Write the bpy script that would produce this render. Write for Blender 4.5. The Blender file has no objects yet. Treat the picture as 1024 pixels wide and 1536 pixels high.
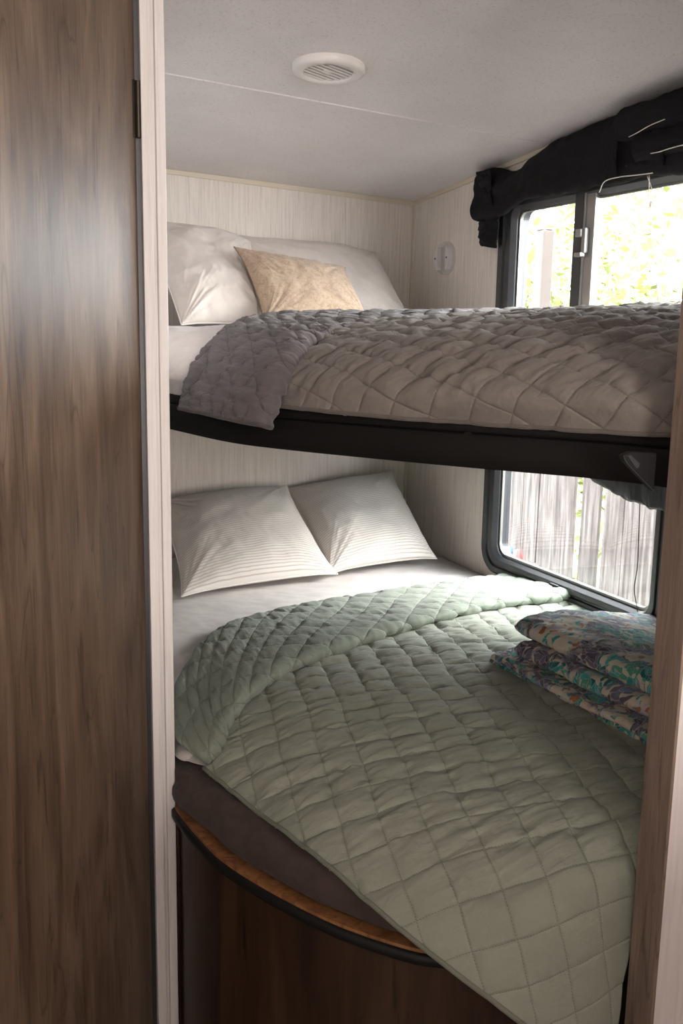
import bpy, bmesh, math, random
import numpy as np
from mathutils import Vector, Matrix

# ------------------------------------------------------------------ camera
scn = bpy.context.scene
cam_d = bpy.data.cameras.new('camera'); cam = bpy.data.objects.new('camera', cam_d)
scn.collection.objects.link(cam)
R = Matrix(((0.91604009, -0.05714466, 0.39699502),
            (-0.40071839, -0.17280228, 0.89975783),
            (0.01718529, -0.98329744, -0.18119273)))
right, down, fwd = R.col[0].normalized(), R.col[1], R.col[2]
up = -down
M = Matrix.Identity(4)
for i in range(3):
    M[i][0] = right[i]; M[i][1] = up[i]; M[i][2] = -fwd[i]
M[0][3], M[1][3], M[2][3] = 0.0, 0.0, 1.42
cam.matrix_world = M
cam_d.sensor_fit = 'VERTICAL'; cam_d.sensor_height = 36; cam_d.lens = 34.1
cam_d.clip_start = 0.05
scn.camera = cam

# ------------------------------------------------------------------ view, world, lights
scn.view_settings.view_transform = 'Standard'
scn.view_settings.look = 'None'
scn.view_settings.gamma = 1.0
scn.view_settings.use_curve_mapping = False
scn.view_settings.exposure = 0.62
world = bpy.data.worlds.new('world'); scn.world = world
world.use_nodes = True
bg = world.node_tree.nodes['Background']
bg.inputs[0].default_value = (0.97, 0.98, 1.0, 1)
bg.inputs[1].default_value = 14.0

def area(name, loc, target, sx, sy, power, col=(1, 1, 1), portal=False):
    l = bpy.data.lights.new(name, 'AREA'); l.shape = 'RECTANGLE'; l.size = sx; l.size_y = sy
    l.energy = power; l.color = col
    if portal: l.cycles.is_portal = True
    o = bpy.data.objects.new(name, l); scn.collection.objects.link(o)
    o.location = loc
    o.rotation_euler = (Vector(target) - Vector(loc)).to_track_quat('-Z', 'Y').to_euler()
    return o
WX = 1.778
area('portal_upper', (WX + .07, 2.15, 1.56), (0, 2.15, 1.56), 1.1, .56, 1, portal=True)
area('portal_lower', (WX + .07, 2.35, .92), (0, 2.35, .92), .78, .56, 1, portal=True)
sun_d = bpy.data.lights.new('sun', 'SUN'); sun_d.energy = 11.0; sun_d.angle = math.radians(50); sun_d.color = (1, .97, .93)
sun = bpy.data.objects.new('sun', sun_d); scn.collection.objects.link(sun)
sun.rotation_euler = Vector((-0.80, 0.20, -0.42)).to_track_quat('-Z', 'Y').to_euler()
area('front_fill_light', (0.30, -3.1, 1.45), (0.75, 2.4, 1.25), .9, .9, 72, (1, .90, .83))  # added soft fill from behind the camera; no real lamp stands there

# ------------------------------------------------------------------ helpers
rng = np.random.default_rng(7)
TAB = rng.random((64, 256, 256))
def vn(x, y, s=0):
    x = np.asarray(x, float); y = np.asarray(y, float)
    xi = np.floor(x).astype(int); yi = np.floor(y).astype(int)
    fx = x - xi; fy = y - yi
    fx = fx*fx*(3-2*fx); fy = fy*fy*(3-2*fy)
    T = TAB[s % 64]
    a = T[xi & 255, yi & 255]; b = T[(xi+1) & 255, yi & 255]
    c = T[xi & 255, (yi+1) & 255]; d = T[(xi+1) & 255, (yi+1) & 255]
    return (a*(1-fx)+b*fx)*(1-fy) + (c*(1-fx)+d*fx)*fy - .5
def fbm(x, y, s=0, o=3):
    r = 0; a = 1
    for k in range(o):
        r = r + a*vn(x*2**k + 11.3*k, y*2**k + 5.1*k, s+k); a *= .5
    return r

def cr(net, t):
    """Catmull-Rom along axis 0 at parameters t in [0,1]"""
    net = np.asarray(net, float); n = net.shape[0]
    p = np.concatenate([2*net[:1]-net[1:2], net, 2*net[-1:]-net[-2:-1]])
    q = t*(n-1); i = np.clip(np.floor(q).astype(int), 0, n-2); f = q-i
    f = f.reshape((-1,)+(1,)*(net.ndim-1))
    a, b, c, d = p[i], p[i+1], p[i+2], p[i+3]
    return .5*((2*b)+(-a+c)*f+(2*a-5*b+4*c-d)*f*f+(-a+3*b-3*c+d)*f**3)
def loft(net, nu, nv):
    net = np.asarray(net, float)
    g = cr(net, np.linspace(0, 1, nu))
    g = cr(g.transpose(1, 0, 2), np.linspace(0, 1, nv)).transpose(1, 0, 2)
    return g
def normals(g):
    du = np.gradient(g, axis=0); dv = np.gradient(g, axis=1)
    n = np.cross(du, dv); n /= np.linalg.norm(n, axis=2, keepdims=True) + 1e-9
    return n

def link(name, me, mat=None, parent=None):
    o = bpy.data.objects.new(name, me); scn.collection.objects.link(o)
    if mat: me.materials.append(mat)
    if parent: o.parent = parent
    return o
def smooth(me, on=True):
    me.polygons.foreach_set('use_smooth', [on]*len(me.polygons))
def grid(name, g, mat, parent=None, uv=None, thick=0, closed_v=False, flip=False):
    nu, nv = g.shape[:2]
    idx = np.arange(nu*nv).reshape(nu, nv)
    a, b, c, d = idx[:-1, :-1], idx[1:, :-1], idx[1:, 1:], idx[:-1, 1:]
    f = np.stack([a, b, c, d], -1).reshape(-1, 4)
    if closed_v:
        f2 = np.stack([idx[:-1, -1], idx[1:, -1], idx[1:, 0], idx[:-1, 0]], -1)
        f = np.concatenate([f, f2])
    if flip: f = f[:, ::-1]
    me = bpy.data.meshes.new(name)
    faces = f.tolist()
    if closed_v:
        faces += [idx[0, :].tolist()[::(-1 if flip else 1)], idx[-1, :].tolist()[::(1 if flip else -1)]]
    me.from_pydata(g.reshape(-1, 3).tolist(), [], faces)
    if uv is not None:
        l = me.uv_layers.new(name='uv'); li = np.zeros(len(me.loops), int); me.loops.foreach_get('vertex_index', li)
        l.data.foreach_set('uv', uv.reshape(-1, 2)[li].astype(np.float32).ravel())
    smooth(me)
    o = link(name, me, mat, parent)
    if thick:
        m = o.modifiers.new('s', 'SOLIDIFY'); m.thickness = thick; m.offset = -1
    return o
def bmobj(name, bm, mat, parent=None, sm=False, bevel=0):
    bmesh.ops.recalc_face_normals(bm, faces=bm.faces)
    me = bpy.data.meshes.new(name); bm.to_mesh(me); bm.free(); smooth(me, sm)
    o = link(name, me, mat, parent)
    if bevel:
        m = o.modifiers.new('b', 'BEVEL'); m.width = bevel; m.segments = 2; m.limit_method = 'ANGLE'
    return o
def bx(bm, x0, x1, y0, y1, z0, z1):
    vs = [bm.verts.new((x, y, z)) for x in (x0, x1) for y in (y0, y1) for z in (z0, z1)]
    for f in ((0, 1, 3, 2), (4, 6, 7, 5), (0, 4, 5, 1), (2, 3, 7, 6), (0, 2, 6, 4), (1, 5, 7, 3)):
        bm.faces.new([vs[i] for i in f])
def box(name, dims, mat, parent=None, bevel=0):
    bm = bmesh.new(); bx(bm, *dims); return bmobj(name, bm, mat, parent, bevel=bevel)
def prism(bm, pts, z0, z1):
    a = [bm.verts.new((p[0], p[1], z0)) for p in pts]; b = [bm.verts.new((p[0], p[1], z1)) for p in pts]
    n = len(pts); bm.faces.new(a[::-1]); bm.faces.new(b)
    for i in range(n): bm.faces.new([a[i], a[(i+1) % n], b[(i+1) % n], b[i]])
def tube(name, pts, r, mat, parent=None, seg=10, n=None):
    pts = np.asarray(pts, float)
    if n: pts = cr(pts, np.linspace(0, 1, n))
    T = np.gradient(pts, axis=0); T /= np.linalg.norm(T, axis=1, keepdims=True)+1e-9
    up_ = np.array([0.13, 0.29, .95]); A = np.cross(T, up_); A /= np.linalg.norm(A, axis=1, keepdims=True)+1e-9
    B = np.cross(T, A); th = np.linspace(0, 2*np.pi, seg, endpoint=False)
    g = pts[:, None]+r*(A[:, None]*np.cos(th)[None, :, None]+B[:, None]*np.sin(th)[None, :, None])
    return grid(name, g, mat, parent, closed_v=True)
def cyl(bm, c, ax, r0, r1, h, seg=40):
    """frustum from c along ax"""
    c = Vector(c); ax = Vector(ax).normalized(); t = ax.orthogonal().normalized(); b = ax.cross(t)
    A = []; B = []
    for i in range(seg):
        a = 2*math.pi*i/seg; d = t*math.cos(a)+b*math.sin(a)
        A.append(bm.verts.new(c+d*r0)); B.append(bm.verts.new(c+ax*h+d*r1))
    bm.faces.new(A[::-1]); bm.faces.new(B)
    for i in range(seg): bm.faces.new([A[i], A[(i+1) % seg], B[(i+1) % seg], B[i]])
def lathe(bm, c, ax, prof, seg=48, t=None):
    c = Vector(c); ax = Vector(ax).normalized(); t = Vector(t).normalized() if t else ax.orthogonal().normalized(); b = ax.cross(t)
    rings = []
    for r, h in prof:
        rings.append([bm.verts.new(c+ax*h+(t*math.cos(2*math.pi*i/seg)+b*math.sin(2*math.pi*i/seg))*r) for i in range(seg)])
    for A, B in zip(rings, rings[1:]):
        for i in range(seg): bm.faces.new([A[i], A[(i+1) % seg], B[(i+1) % seg], B[i]])
def empty(name, loc):
    o = bpy.data.objects.new(name, None); scn.collection.objects.link(o); o.location = loc
    o.empty_display_size = .05; return o
def adopt(root):
    """children were built in world coordinates: cancel the empty's own offset"""
    bpy.context.view_layer.update()
    for c in [o for o in scn.objects if o.parent == root]:
        c.matrix_parent_inverse = root.matrix_world.inverted()
def tag(o, label, cat, group=None):
    o['label'] = label; o['category'] = cat
    if group: o['group'] = group
    return o
def struct(o): o['kind'] = 'structure'; return o

# ------------------------------------------------------------------ materials
def mat(name, col, rough=.6, metal=0, spec=.5):
    m = bpy.data.materials.new(name); m.use_nodes = True
    b = m.node_tree.nodes['Principled BSDF']
    b.inputs['Base Color'].default_value = (*col, 1); b.inputs['Roughness'].default_value = rough
    b.inputs['Metallic'].default_value = metal; b.inputs['Specular IOR Level'].default_value = spec
    return m
class NT:
    def __init__(s, m): s.m = m; s.t = m.node_tree; s.b = s.t.nodes['Principled BSDF']
    def n(s, k, **kw):
        x = s.t.nodes.new(k)
        for a, v in kw.items(): setattr(x, a, v)
        return x
    def l(s, a, b): s.t.links.new(a, b)
    def coord(s, scale=(1, 1, 1), uv=False, rot=(0, 0, 0)):
        c = s.n('ShaderNodeTexCoord'); mp = s.n('ShaderNodeMapping')
        mp.inputs['Scale'].default_value = scale; mp.inputs['Rotation'].default_value = rot
        s.l(c.outputs['UV' if uv else 'Object'], mp.inputs[0]); return mp.outputs[0]
    def noise(s, vec, scale=1, detail=4, rough=.6, dist=0):
        x = s.n('ShaderNodeTexNoise'); x.inputs['Scale'].default_value = scale; x.inputs['Detail'].default_value = detail
        x.inputs['Roughness'].default_value = rough; x.inputs['Distortion'].default_value = dist
        s.l(vec, x.inputs['Vector']); return x.outputs['Fac']
    def ramp(s, fac, stops, interp='LINEAR'):
        x = s.n('ShaderNodeValToRGB'); e = x.color_ramp.elements; x.color_ramp.interpolation = interp
        while len(e) < len(stops): e.new(.5)
        for i, (p, c) in enumerate(stops):
            e[i].position = p; e[i].color = (*c, 1) if len(c) == 3 else c
        s.l(fac, x.inputs[0]); return x.outputs[0]
    def mix(s, a, b, fac, mode='MIX'):
        x = s.n('ShaderNodeMix', data_type='RGBA', blend_type=mode)
        if isinstance(fac, (int, float)): x.inputs[0].default_value = fac
        else: s.l(fac, x.inputs[0])
        for k, v in ((6, a), (7, b)):
            if isinstance(v, tuple): x.inputs[k].default_value = (*v, 1)
            else: s.l(v, x.inputs[k])
        return x.outputs[2]
    def math(s, op, a, b=0.0):
        x = s.n('ShaderNodeMath', operation=op)
        for k, v in ((0, a), (1, b)):
            if isinstance(v, (int, float)): x.inputs[k].default_value = v
            else: s.l(v, x.inputs[k])
        return x.outputs[0]
    def color(s, c): s.l(c, s.b.inputs['Base Color'])
    def bump(s, h, st=.3, d=.01):
        x = s.n('ShaderNodeBump'); x.inputs['Strength'].default_value = st; x.inputs['Distance'].default_value = d
        s.l(h, x.inputs['Height']); s.l(x.outputs[0], s.b.inputs['Normal'])

def wood(name, dark, mid, light, rough=.42, scale=1.0, knots=True):
    m = mat(name, mid, rough); k = NT(m)
    v = k.coord((8*scale, 8*scale, 1.1*scale))
    wav = k.noise(v, 1.2, 3, .55, 1.6)
    v2 = k.coord((130*scale, 130*scale, 6*scale)); fine = k.noise(v2, 1.6, 6, .65, .3)
    v3 = k.coord((26*scale, 26*scale, 2.6*scale)); mid_n = k.noise(v3, 1.4, 5, .6, 1.2)
    base = k.ramp(wav, [(.3, dark), (.52, mid), (.72, light)])
    grain = k.ramp(fine, [(.3, (.62, .6, .58)), (.55, (1, 1, 1)), (.75, (1.12, 1.1, 1.08))])
    c = k.mix(base, grain, .75, 'MULTIPLY')
    streak = k.ramp(mid_n, [(.30, (.30, .28, .28)), (.40, (.9, .9, .9)), (.6, (1.05, 1.05, 1.05))])
    c = k.mix(c, streak, .75, 'MULTIPLY')
    # occasional cracks: contour lines of a stretched field
    v4 = k.coord((9*scale, 9*scale, .9*scale)); cn = k.noise(v4, 1.0, 3, .5, .8)
    band = k.math('ABSOLUTE', k.math('SUBTRACT', cn, .5)); crack = k.ramp(band, [(0.0, (.45, .42, .4)), (.006, (1, 1, 1))])
    c = k.mix(c, crack, .7, 'MULTIPLY')
    k.color(c)
    h = k.math('ADD', fine, k.math('MULTIPLY', mid_n, .5)); k.bump(h, .22, .002)
    return m
def panel(name, a, b, c, rough=.55):
    m = mat(name, b, rough); k = NT(m)
    f = k.noise(k.coord((140, 140, 5)), 1, 5, .7)
    g = k.noise(k.coord((45, 45, 1.6)), 1, 3, .6)
    x = k.ramp(f, [(.25, a), (.5, b), (.75, c)])
    y = k.ramp(g, [(.3, (.93, .925, .92)), (.6, (1, 1, 1))])
    k.color(k.mix(x, y, .8, 'MULTIPLY')); k.bump(f, .12, .0015)
    return m
def fabric(name, col, col2=None, rough=.9, weave=900, wr=.25, wscale=(26, 60, 40), sheen=.2, uv=False):
    m = mat(name, col, rough, spec=.2); k = NT(m)
    c = k.coord((1, 1, 1), uv=uv)
    n = k.noise(c, 14, 5, .65)
    d = col2 or tuple(v*.82 for v in col)
    k.color(k.ramp(n, [(.3, d), (.65, col)]))
    w = k.noise(k.coord(wscale, uv=uv), 1, 4, .6, .8)
    wv = k.noise(c, weave, 2, .5)
    k.bump(k.math('ADD', k.math('MULTIPLY', w, 1.0), k.math('MULTIPLY', wv, .12)), wr, .006)
    m.node_tree.nodes['Principled BSDF'].inputs['Sheen Weight'].default_value = sheen
    return m

M_door = wood('door_wood', (.085, .053, .035), (.165, .110, .075), (.25, .175, .125), .40)
M_door.node_tree.nodes['Principled BSDF'].inputs['Specular IOR Level'].default_value = .38
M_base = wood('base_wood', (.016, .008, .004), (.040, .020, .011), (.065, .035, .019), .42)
M_jamb = wood('jamb_wood', (.14, .10, .078), (.23, .17, .135), (.30, .225, .18), .5)
M_rim = wood('rim_wood', (.18, .075, .03), (.34, .155, .06), (.42, .22, .10), .45, 3)
M_panel = panel('wall_panel', (.57, .52, .46), (.76, .705, .65), (.85, .805, .76))
M_panel_w = panel('white_panel', (.68, .655, .645), (.82, .795, .79), (.88, .86, .855))
M_trim = mat('cream_trim', (.66, .60, .48), .5)
M_ceil = mat('ceiling_vinyl', (.75, .72, .72), .42); k = NT(M_ceil)
cc = k.coord(); k.color(k.mix(k.ramp(k.noise(cc, 3.5, 4, .6), [(.3, (.77, .745, .745)), (.7, (.84, .815, .815))]),
                              k.ramp(k.noise(cc, 160, 2, .5), [(.33, (.86, .85, .85)), (.42, (1, 1, 1))]), 1.0, 'MULTIPLY'))
k.bump(k.noise(cc, 420, 3, .6), .35, .002)
M_floor = wood('floor_wood', (.10, .07, .05), (.2, .14, .1), (.26, .19, .14), .5)
M_black = mat('black_plastic', (.009, .009, .010), .5, spec=.3)
M_gasket = mat('window_frame_black', (.035, .038, .042), .32)
M_blackframe = mat('bunk_black', (.006, .0055, .0055), .6, spec=.2); k = NT(M_blackframe)
k.bump(k.noise(k.coord(), 300, 3, .6), .2, .001)
M_alu = mat('aluminium', (.36, .355, .34), .4, .7)
M_grey = mat('grey_metal', (.07, .073, .08), .4, .5)
M_bronze = mat('bronze_hinge', (.05, .038, .03), .35, .7)
M_whitepl = mat('white_plastic', (.78, .76, .75), .35)
M_screw = mat('screw', (.08, .07, .07), .4, .5)
M_dark = mat('dark_void', (.035, .032, .032), .8)
M_sheet = fabric('sheet_cotton', (.74, .70, .67), (.68, .63, .60), wr=.3, wscale=(12, 30, 22))
M_pillow = fabric('pillow_cotton', (.72, .665, .62), (.66, .605, .56), wr=.35, wscale=(16, 22, 14))
M_piping = mat('piping', (.80, .76, .72), .8)
M_quilt = fabric('sage_quilt', (.30, .322, .265), (.265, .288, .238), wr=.45, wscale=(30, 80, 50), weave=1200)
M_quilt_b = fabric('sage_quilt_back', (.255, .29, .238), (.22, .255, .21), wr=.45, wscale=(30, 80, 50), weave=1200)
M_gq = fabric('grey_quilt', (.185, .165, .15), (.155, .14, .128), wr=.5, wscale=(30, 80, 50), weave=1200)
M_gq_b = fabric('grey_quilt_back', (.115, .10, .103), (.095, .084, .088), wr=.5, wscale=(45, 40, 30), weave=1200)
for mq in (M_quilt, M_quilt_b, M_gq, M_gq_b):
    k = NT(mq); sp = k.n('ShaderNodeSeparateXYZ'); k.l(k.coord(uv=True), sp.inputs[0]); ds = []
    for ax in (0, 1):
        fr_ = k.math('ABSOLUTE', k.math('SUBTRACT', k.math('FRACT', k.math('ADD', sp.outputs[ax], .5)), .5)); ds.append(fr_)
    dmin = k.math('MINIMUM', ds[0], ds[1]); groove = k.ramp(dmin, [(0.0, (0, 0, 0)), (.045, (1, 1, 1))])
    along_ = k.math('FRACT', k.math('MULTIPLY', k.math('ADD', sp.outputs[0], sp.outputs[1]), 14.0))
    thread = k.math('MULTIPLY', k.math('LESS_THAN', dmin, .011), k.math('LESS_THAN', along_, .6))
    slub = k.math('ADD', k.noise(k.coord((6, 90, 1), uv=True), 1, 3, .6), k.noise(k.coord((90, 6, 1), uv=True), 1, 3, .6))
    ob = k.b.inputs['Normal'].links[0].from_node; oh = ob.inputs['Height'].links[0].from_socket
    hh = k.math('ADD', k.math('ADD', oh, k.math('MULTIPLY', groove, .55)), k.math('MULTIPLY', slub, .22)); k.l(hh, ob.inputs['Height'])
    oc = k.b.inputs['Base Color'].links[0].from_socket
    c2 = k.mix(oc, k.ramp(slub, [(.35, (.86, .86, .86)), (.65, (1.1, 1.1, 1.1))]), .8, 'MULTIPLY')
    k.color(k.mix(c2, k.mix(c2, (.62, .62, .60), 1.0, 'MULTIPLY'), thread))
M_mattress = fabric('brown_cover', (.085, .064, .056), (.055, .041, .036), rough=.8, wr=.35, wscale=(7, 12, 9), sheen=.1)
M_valance = fabric('black_fabric', (.010, .010, .012), (.008, .008, .009), rough=.85, wr=.4, wscale=(8, 14, 20), sheen=.0)
M_satin = mat('grey_satin', (.06, .065, .075), .4); k = NT(M_satin); k.bump(k.noise(k.coord((10, 30, 8)), 1, 3), .6, .01)
M_tan = fabric('tan_fabric', (.52, .38, .265), (.42, .30, .20), wr=.4, wscale=(16, 22, 14)); k = NT(M_tan)
q = k.n('ShaderNodeTexVoronoi'); q.inputs['Scale'].default_value = 32; k.l(k.coord(), q.inputs[0])
k.color(k.mix(k.ramp(k.noise(k.coord(), 60, 3, .6, 2.0), [(.42, (.36, .27, .195)), (.52, (.45, .345, .255))]), k.ramp(q.outputs[0], [(.1, (.92, .9, .88)), (.5, (1, 1, 1))]), 1.0, 'MULTIPLY'))
M_seam = mat('tan_seam', (.20, .12, .07), .8)

M_stripe = fabric('striped_cotton', (.74, .69, .64), wr=.3, wscale=(16, 22, 14)); k = NT(M_stripe)
sep = k.n('ShaderNodeSeparateXYZ'); k.l(k.coord(uv=True), sep.inputs[0])
sv = k.math('FRACT', k.math('MULTIPLY', sep.outputs[1], 1/.0098))
st = k.ramp(sv, [(0.0, (.76, .72, .68)), (.55, (.76, .72, .68)), (.68, (.54, .475, .41)), (.84, (.54, .475, .41)), (.97, (.76, .72, .68))])
k.color(st)

M_floral = fabric('floral_cotton', (.3, .5, .5), wr=.3, uv=True, wscale=(18, 40, 20)); k = NT(M_floral)
uvv = k.coord((1, 1, 1), uv=True)
wn = k.n('ShaderNodeTexNoise'); wn.inputs['Scale'].default_value = 14; wn.inputs['Detail'].default_value = 3; k.l(uvv, wn.inputs[0])
va = k.n('ShaderNodeVectorMath', operation='MULTIPLY_ADD'); k.l(wn.outputs['Color'], va.inputs[0]); va.inputs[1].default_value = (.09, .09, 0); k.l(uvv, va.inputs[2])
wv2 = va.outputs[0]
region = k.noise(wv2, 7, 2, .5)
motif = k.n('ShaderNodeTexVoronoi'); motif.inputs['Scale'].default_value = 80; motif.feature = 'DISTANCE_TO_EDGE'; k.l(wv2, motif.inputs[0])
cells = k.n('ShaderNodeTexVoronoi'); cells.inputs['Scale'].default_value = 80; k.l(wv2, cells.inputs[0])
cellv = k.n('ShaderNodeSeparateColor'); k.l(cells.outputs['Color'], cellv.inputs[0])
teal = k.ramp(cellv.outputs[0], [(0, (.02, .16, .18)), (.25, (.05, .33, .33)), (.45, (.62, .60, .48)), (.62, (.10, .36, .26)), (.8, (.07, .42, .45))], 'CONSTANT')
purp = k.ramp(cellv.outputs[1], [(0, (.10, .09, .14)), (.3, (.17, .15, .23)), (.55, (.20, .26, .42)), (.75, (.60, .56, .48)), (.88, (.13, .12, .18))], 'CONSTANT')
crm = k.ramp(cellv.outputs[2], [(0, (.66, .58, .47)), (.4, (.06, .34, .33)), (.55, (.62, .60, .5)), (.75, (.42, .18, .10)), (.85, (.58, .56, .62))], 'CONSTANT')
r1 = k.ramp(region, [(.46, (0, 0, 0)), (.48, (1, 1, 1))]); r2 = k.ramp(region, [(.55, (0, 0, 0)), (.57, (1, 1, 1))])
cf = k.mix(k.mix(teal, purp, r1), crm, r2)
ln = k.ramp(motif.outputs[0], [(.03, (.66, .62, .52)), (.07, (0, 0, 0))]); lf = k.ramp(motif.outputs[0], [(.02, (.55, .55, .55)), (.07, (0, 0, 0))])
k.color(k.mix(cf, (.64, .60, .50), lf))

def glassmat(name, tint=(.96, .97, .97)):
    m = bpy.data.materials.new(name); m.use_nodes = True; t = m.node_tree; t.nodes.clear()
    o = t.nodes.new('ShaderNodeOutputMaterial'); mx = t.nodes.new('ShaderNodeMixShader'); tr = t.nodes.new('ShaderNodeBsdfTransparent')
    gl = t.nodes.new('ShaderNodeBsdfGlossy'); lw = t.nodes.new('ShaderNodeLayerWeight'); lw.inputs[0].default_value = .5
    pw = t.nodes.new('ShaderNodeMath'); pw.operation = 'POWER'; pw.inputs[1].default_value = 4.0; t.links.new(lw.outputs['Facing'], pw.inputs[0])
    fr = t.nodes.new('ShaderNodeMath'); fr.operation = 'MULTIPLY_ADD'; fr.inputs[1].default_value = .8; fr.inputs[2].default_value = .04; t.links.new(pw.outputs[0], fr.inputs[0])
    tr.inputs[0].default_value = (*tint, 1); gl.inputs['Roughness'].default_value = .02
    t.links.new(fr.outputs[0], mx.inputs[0]); t.links.new(tr.outputs[0], mx.inputs[1]); t.links.new(gl.outputs[0], mx.inputs[2]); t.links.new(mx.outputs[0], o.inputs[0])
    return m
M_glass = glassmat('window_glass')
M_lens = mat('clear_lens', (.8, .79, .78), .15); M_lens.node_tree.nodes['Principled BSDF'].inputs['Alpha'].default_value = .28
M_fence = mat('weathered_fence', (.16, .14, .13), .9); k = NT(M_fence)
k.color(k.mix(k.ramp(k.noise(k.coord((60, 60, 2.6)), 1, 4, .6), [(.36, (.020, .015, .013)), (.5, (.052, .044, .040)), (.64, (.085, .077, .073))]),
              k.ramp(k.noise(k.coord((26, 26, 5)), 1, 3, .6), [(.38, (.55, .52, .5)), (.56, (1, 1, 1))]), .9, 'MULTIPLY'))
M_post = mat('post_wood', (.05, .041, .037), .9)
M_leaf = mat('leaf', (.20, .26, .06), .6); k = NT(M_leaf); k.color(k.ramp(k.noise(k.coord(), 2.5, 3), [(.35, (.12, .16, .045)), (.65, (.29, .30, .11))]))
M_leaf.node_tree.nodes['Principled BSDF'].inputs['Transmission Weight'].default_value = 0.0
M_ground = mat('ground', (.16, .15, .08), .95)
M_red = mat('red_plastic', (.5, .04, .04), .4); M_blue = mat('blue_plastic', (.04, .10, .35), .4)

# ------------------------------------------------------------------ room shell
def zc(x, y): return 1.915-.045*(x-1.78)-.0745*(y-3.4)
XL, YB, YF, AX = -1.0, 3.40, -3.3, .45           # room left, back wall, front, alcove left wall
struct(box('floor', (XL-.05, WX+.05, YF-.05, YB+.05, -.26, -.2), M_floor))
bm = bmesh.new()
cs = [(XL-.05, YF-.05), (WX+.06, YF-.05), (WX+.06, YB+.05), (XL-.05, YB+.05)]
lo = [bm.verts.new((x, y, zc(x, y))) for x, y in cs]; hi = [bm.verts.new((x, y, zc(x, y)+.05)) for x, y in cs]
bm.faces.new(lo); bm.faces.new(hi)
for i in range(4): bm.faces.new([lo[i], lo[(i+1) % 4], hi[(i+1) % 4], hi[i]])
struct(bmobj('ceiling', bm, M_ceil))
struct(box('wall_back', (XL-.05, WX+.06, YB, YB+.05, -.25, 2.4), M_panel))
# window wall with its three openings
holes = [(1.52, 2.72, 1.27, 1.86), (1.92, 2.74, .66, 1.17)]
ys = sorted({YF-.05, YB+.05, *[h[0] for h in holes], *[h[1] for h in holes]}); zs = sorted({-.25, 2.4, *[h[2] for h in holes], *[h[3] for h in holes]})
bm = bmesh.new()
for a, b in zip(ys, ys[1:]):
    for c, d in zip(zs, zs[1:]):
        my, mz = (a+b)/2, (c+d)/2
        if any(h[0] < my < h[1] and h[2] < mz < h[3] for h in holes): continue
        bx(bm, WX, WX+.05, a, b, c, d)
bmesh.ops.remove_doubles(bm, verts=bm.verts, dist=1e-5)
struct(bmobj('wall_right', bm, M_panel))
struct(box('wall_front', (XL-.05, WX+.05, YF-.05, YF, -.25, 2.5), M_panel_w))
struct(box('wall_light_blocker', (.18, WX, -.27, -.17, -.2, .97), M_panel_w))  # unseen half wall added behind the camera to shade bed base and hanging quilt
struct(box('wall_left', (XL-.05, XL, YF-.05, YB, -.25, 2.5), M_panel_w))
struct(box('wall_bathroom', (XL, .38, 1.96, 1.99, -.2, 2.3), M_panel_w))
struct(box('wall_alcove', (.405, AX, 1.872, YB, -.2, 2.3), M_panel_w))
# left casing: three strips that step in depth, and the black seal the door closes on
bm = bmesh.new(); bx(bm, .4055, .4245, 1.846, 1.875, -.2, 2.12); struct(bmobj('trim_1', bm, M_panel_w, bevel=.0015))
bm = bmesh.new(); bx(bm, .4245, .4325, 1.858, 1.875, -.2, 2.12); struct(bmobj('trim_2', bm, M_panel_w))
bm = bmesh.new(); bx(bm, .4325, .4505, 1.848, 1.875, -.2, 2.12); struct(bmobj('trim_3', bm, M_panel_w, bevel=.002))
struct(box('trim_4', (.385, .4055, 1.860, 1.90, -.2, 2.12), M_grey))
# right partition at the foot of the bunks
M_pink = panel('partition_panel', (.64, .59, .585), (.74, .69, .685), (.80, .76, .755))
struct(box('wall_partition', (1.004, WX, 1.034, 1.088, -.2, 2.12), M_pink))
struct(box('trim_5', (.999, 1.0045, 1.032, 1.091, -.2, 2.12), M_jamb, bevel=.0015))
# ceiling edge trims
def strip(name, p, q, w, h, m, side):
    bm = bmesh.new(); p = Vector(p); q = Vector(q); d = (q-p).normalized(); n = Vector(side); dn = Vector((0, 0, -1))
    A = [p, p+n*w, p+n*w+dn*h, p+dn*h]; B = [v+(q-p) for v in A]
    a = [bm.verts.new(v) for v in A]; b = [bm.verts.new(v) for v in B]
    bm.faces.new(a); bm.faces.new(b)
    for i in range(4): bm.faces.new([a[i], a[(i+1) % 4], b[(i+1) % 4], b[i]])
    return struct(bmobj(name, bm, m))
strip('trim_6', (AX, YB, zc(AX, YB)), (WX, YB, zc(WX, YB)), .008, .016, M_trim, (0, -1, 0))
strip('trim_7', (WX, YB, zc(WX, YB)), (WX, 1.09, zc(WX, 1.09)), .008, .014, M_trim, (-1, 0, 0))
strip('trim_8', (WX-.004, YB-.002, .3), (WX-.004, YB-.002, 1.92), .006, .0, M_trim, (-1, 0, 0)) if False else None
struct(box('trim_8', (WX-.008, WX, YB-.008, YB, .3, 1.93), M_trim))
# ceiling seam batten
bm = bmesh.new(); y0 = 2.481; wv_ = .006
vs = []
for x in (AX, WX):
    for dy, dz in ((-wv_, 0), (-wv_*.6, -.0022), (wv_*.6, -.0022), (wv_, 0)):
        yy = y0+(0.034*(x-AX))+dy; vs.append(bm.verts.new((x, yy, zc(x, yy)+dz+.0002)))
for i in range(3): bm.faces.new([vs[i], vs[i+1], vs[i+5], vs[i+4]])
struct(bmobj('trim_9', bm, M_ceil))

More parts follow.
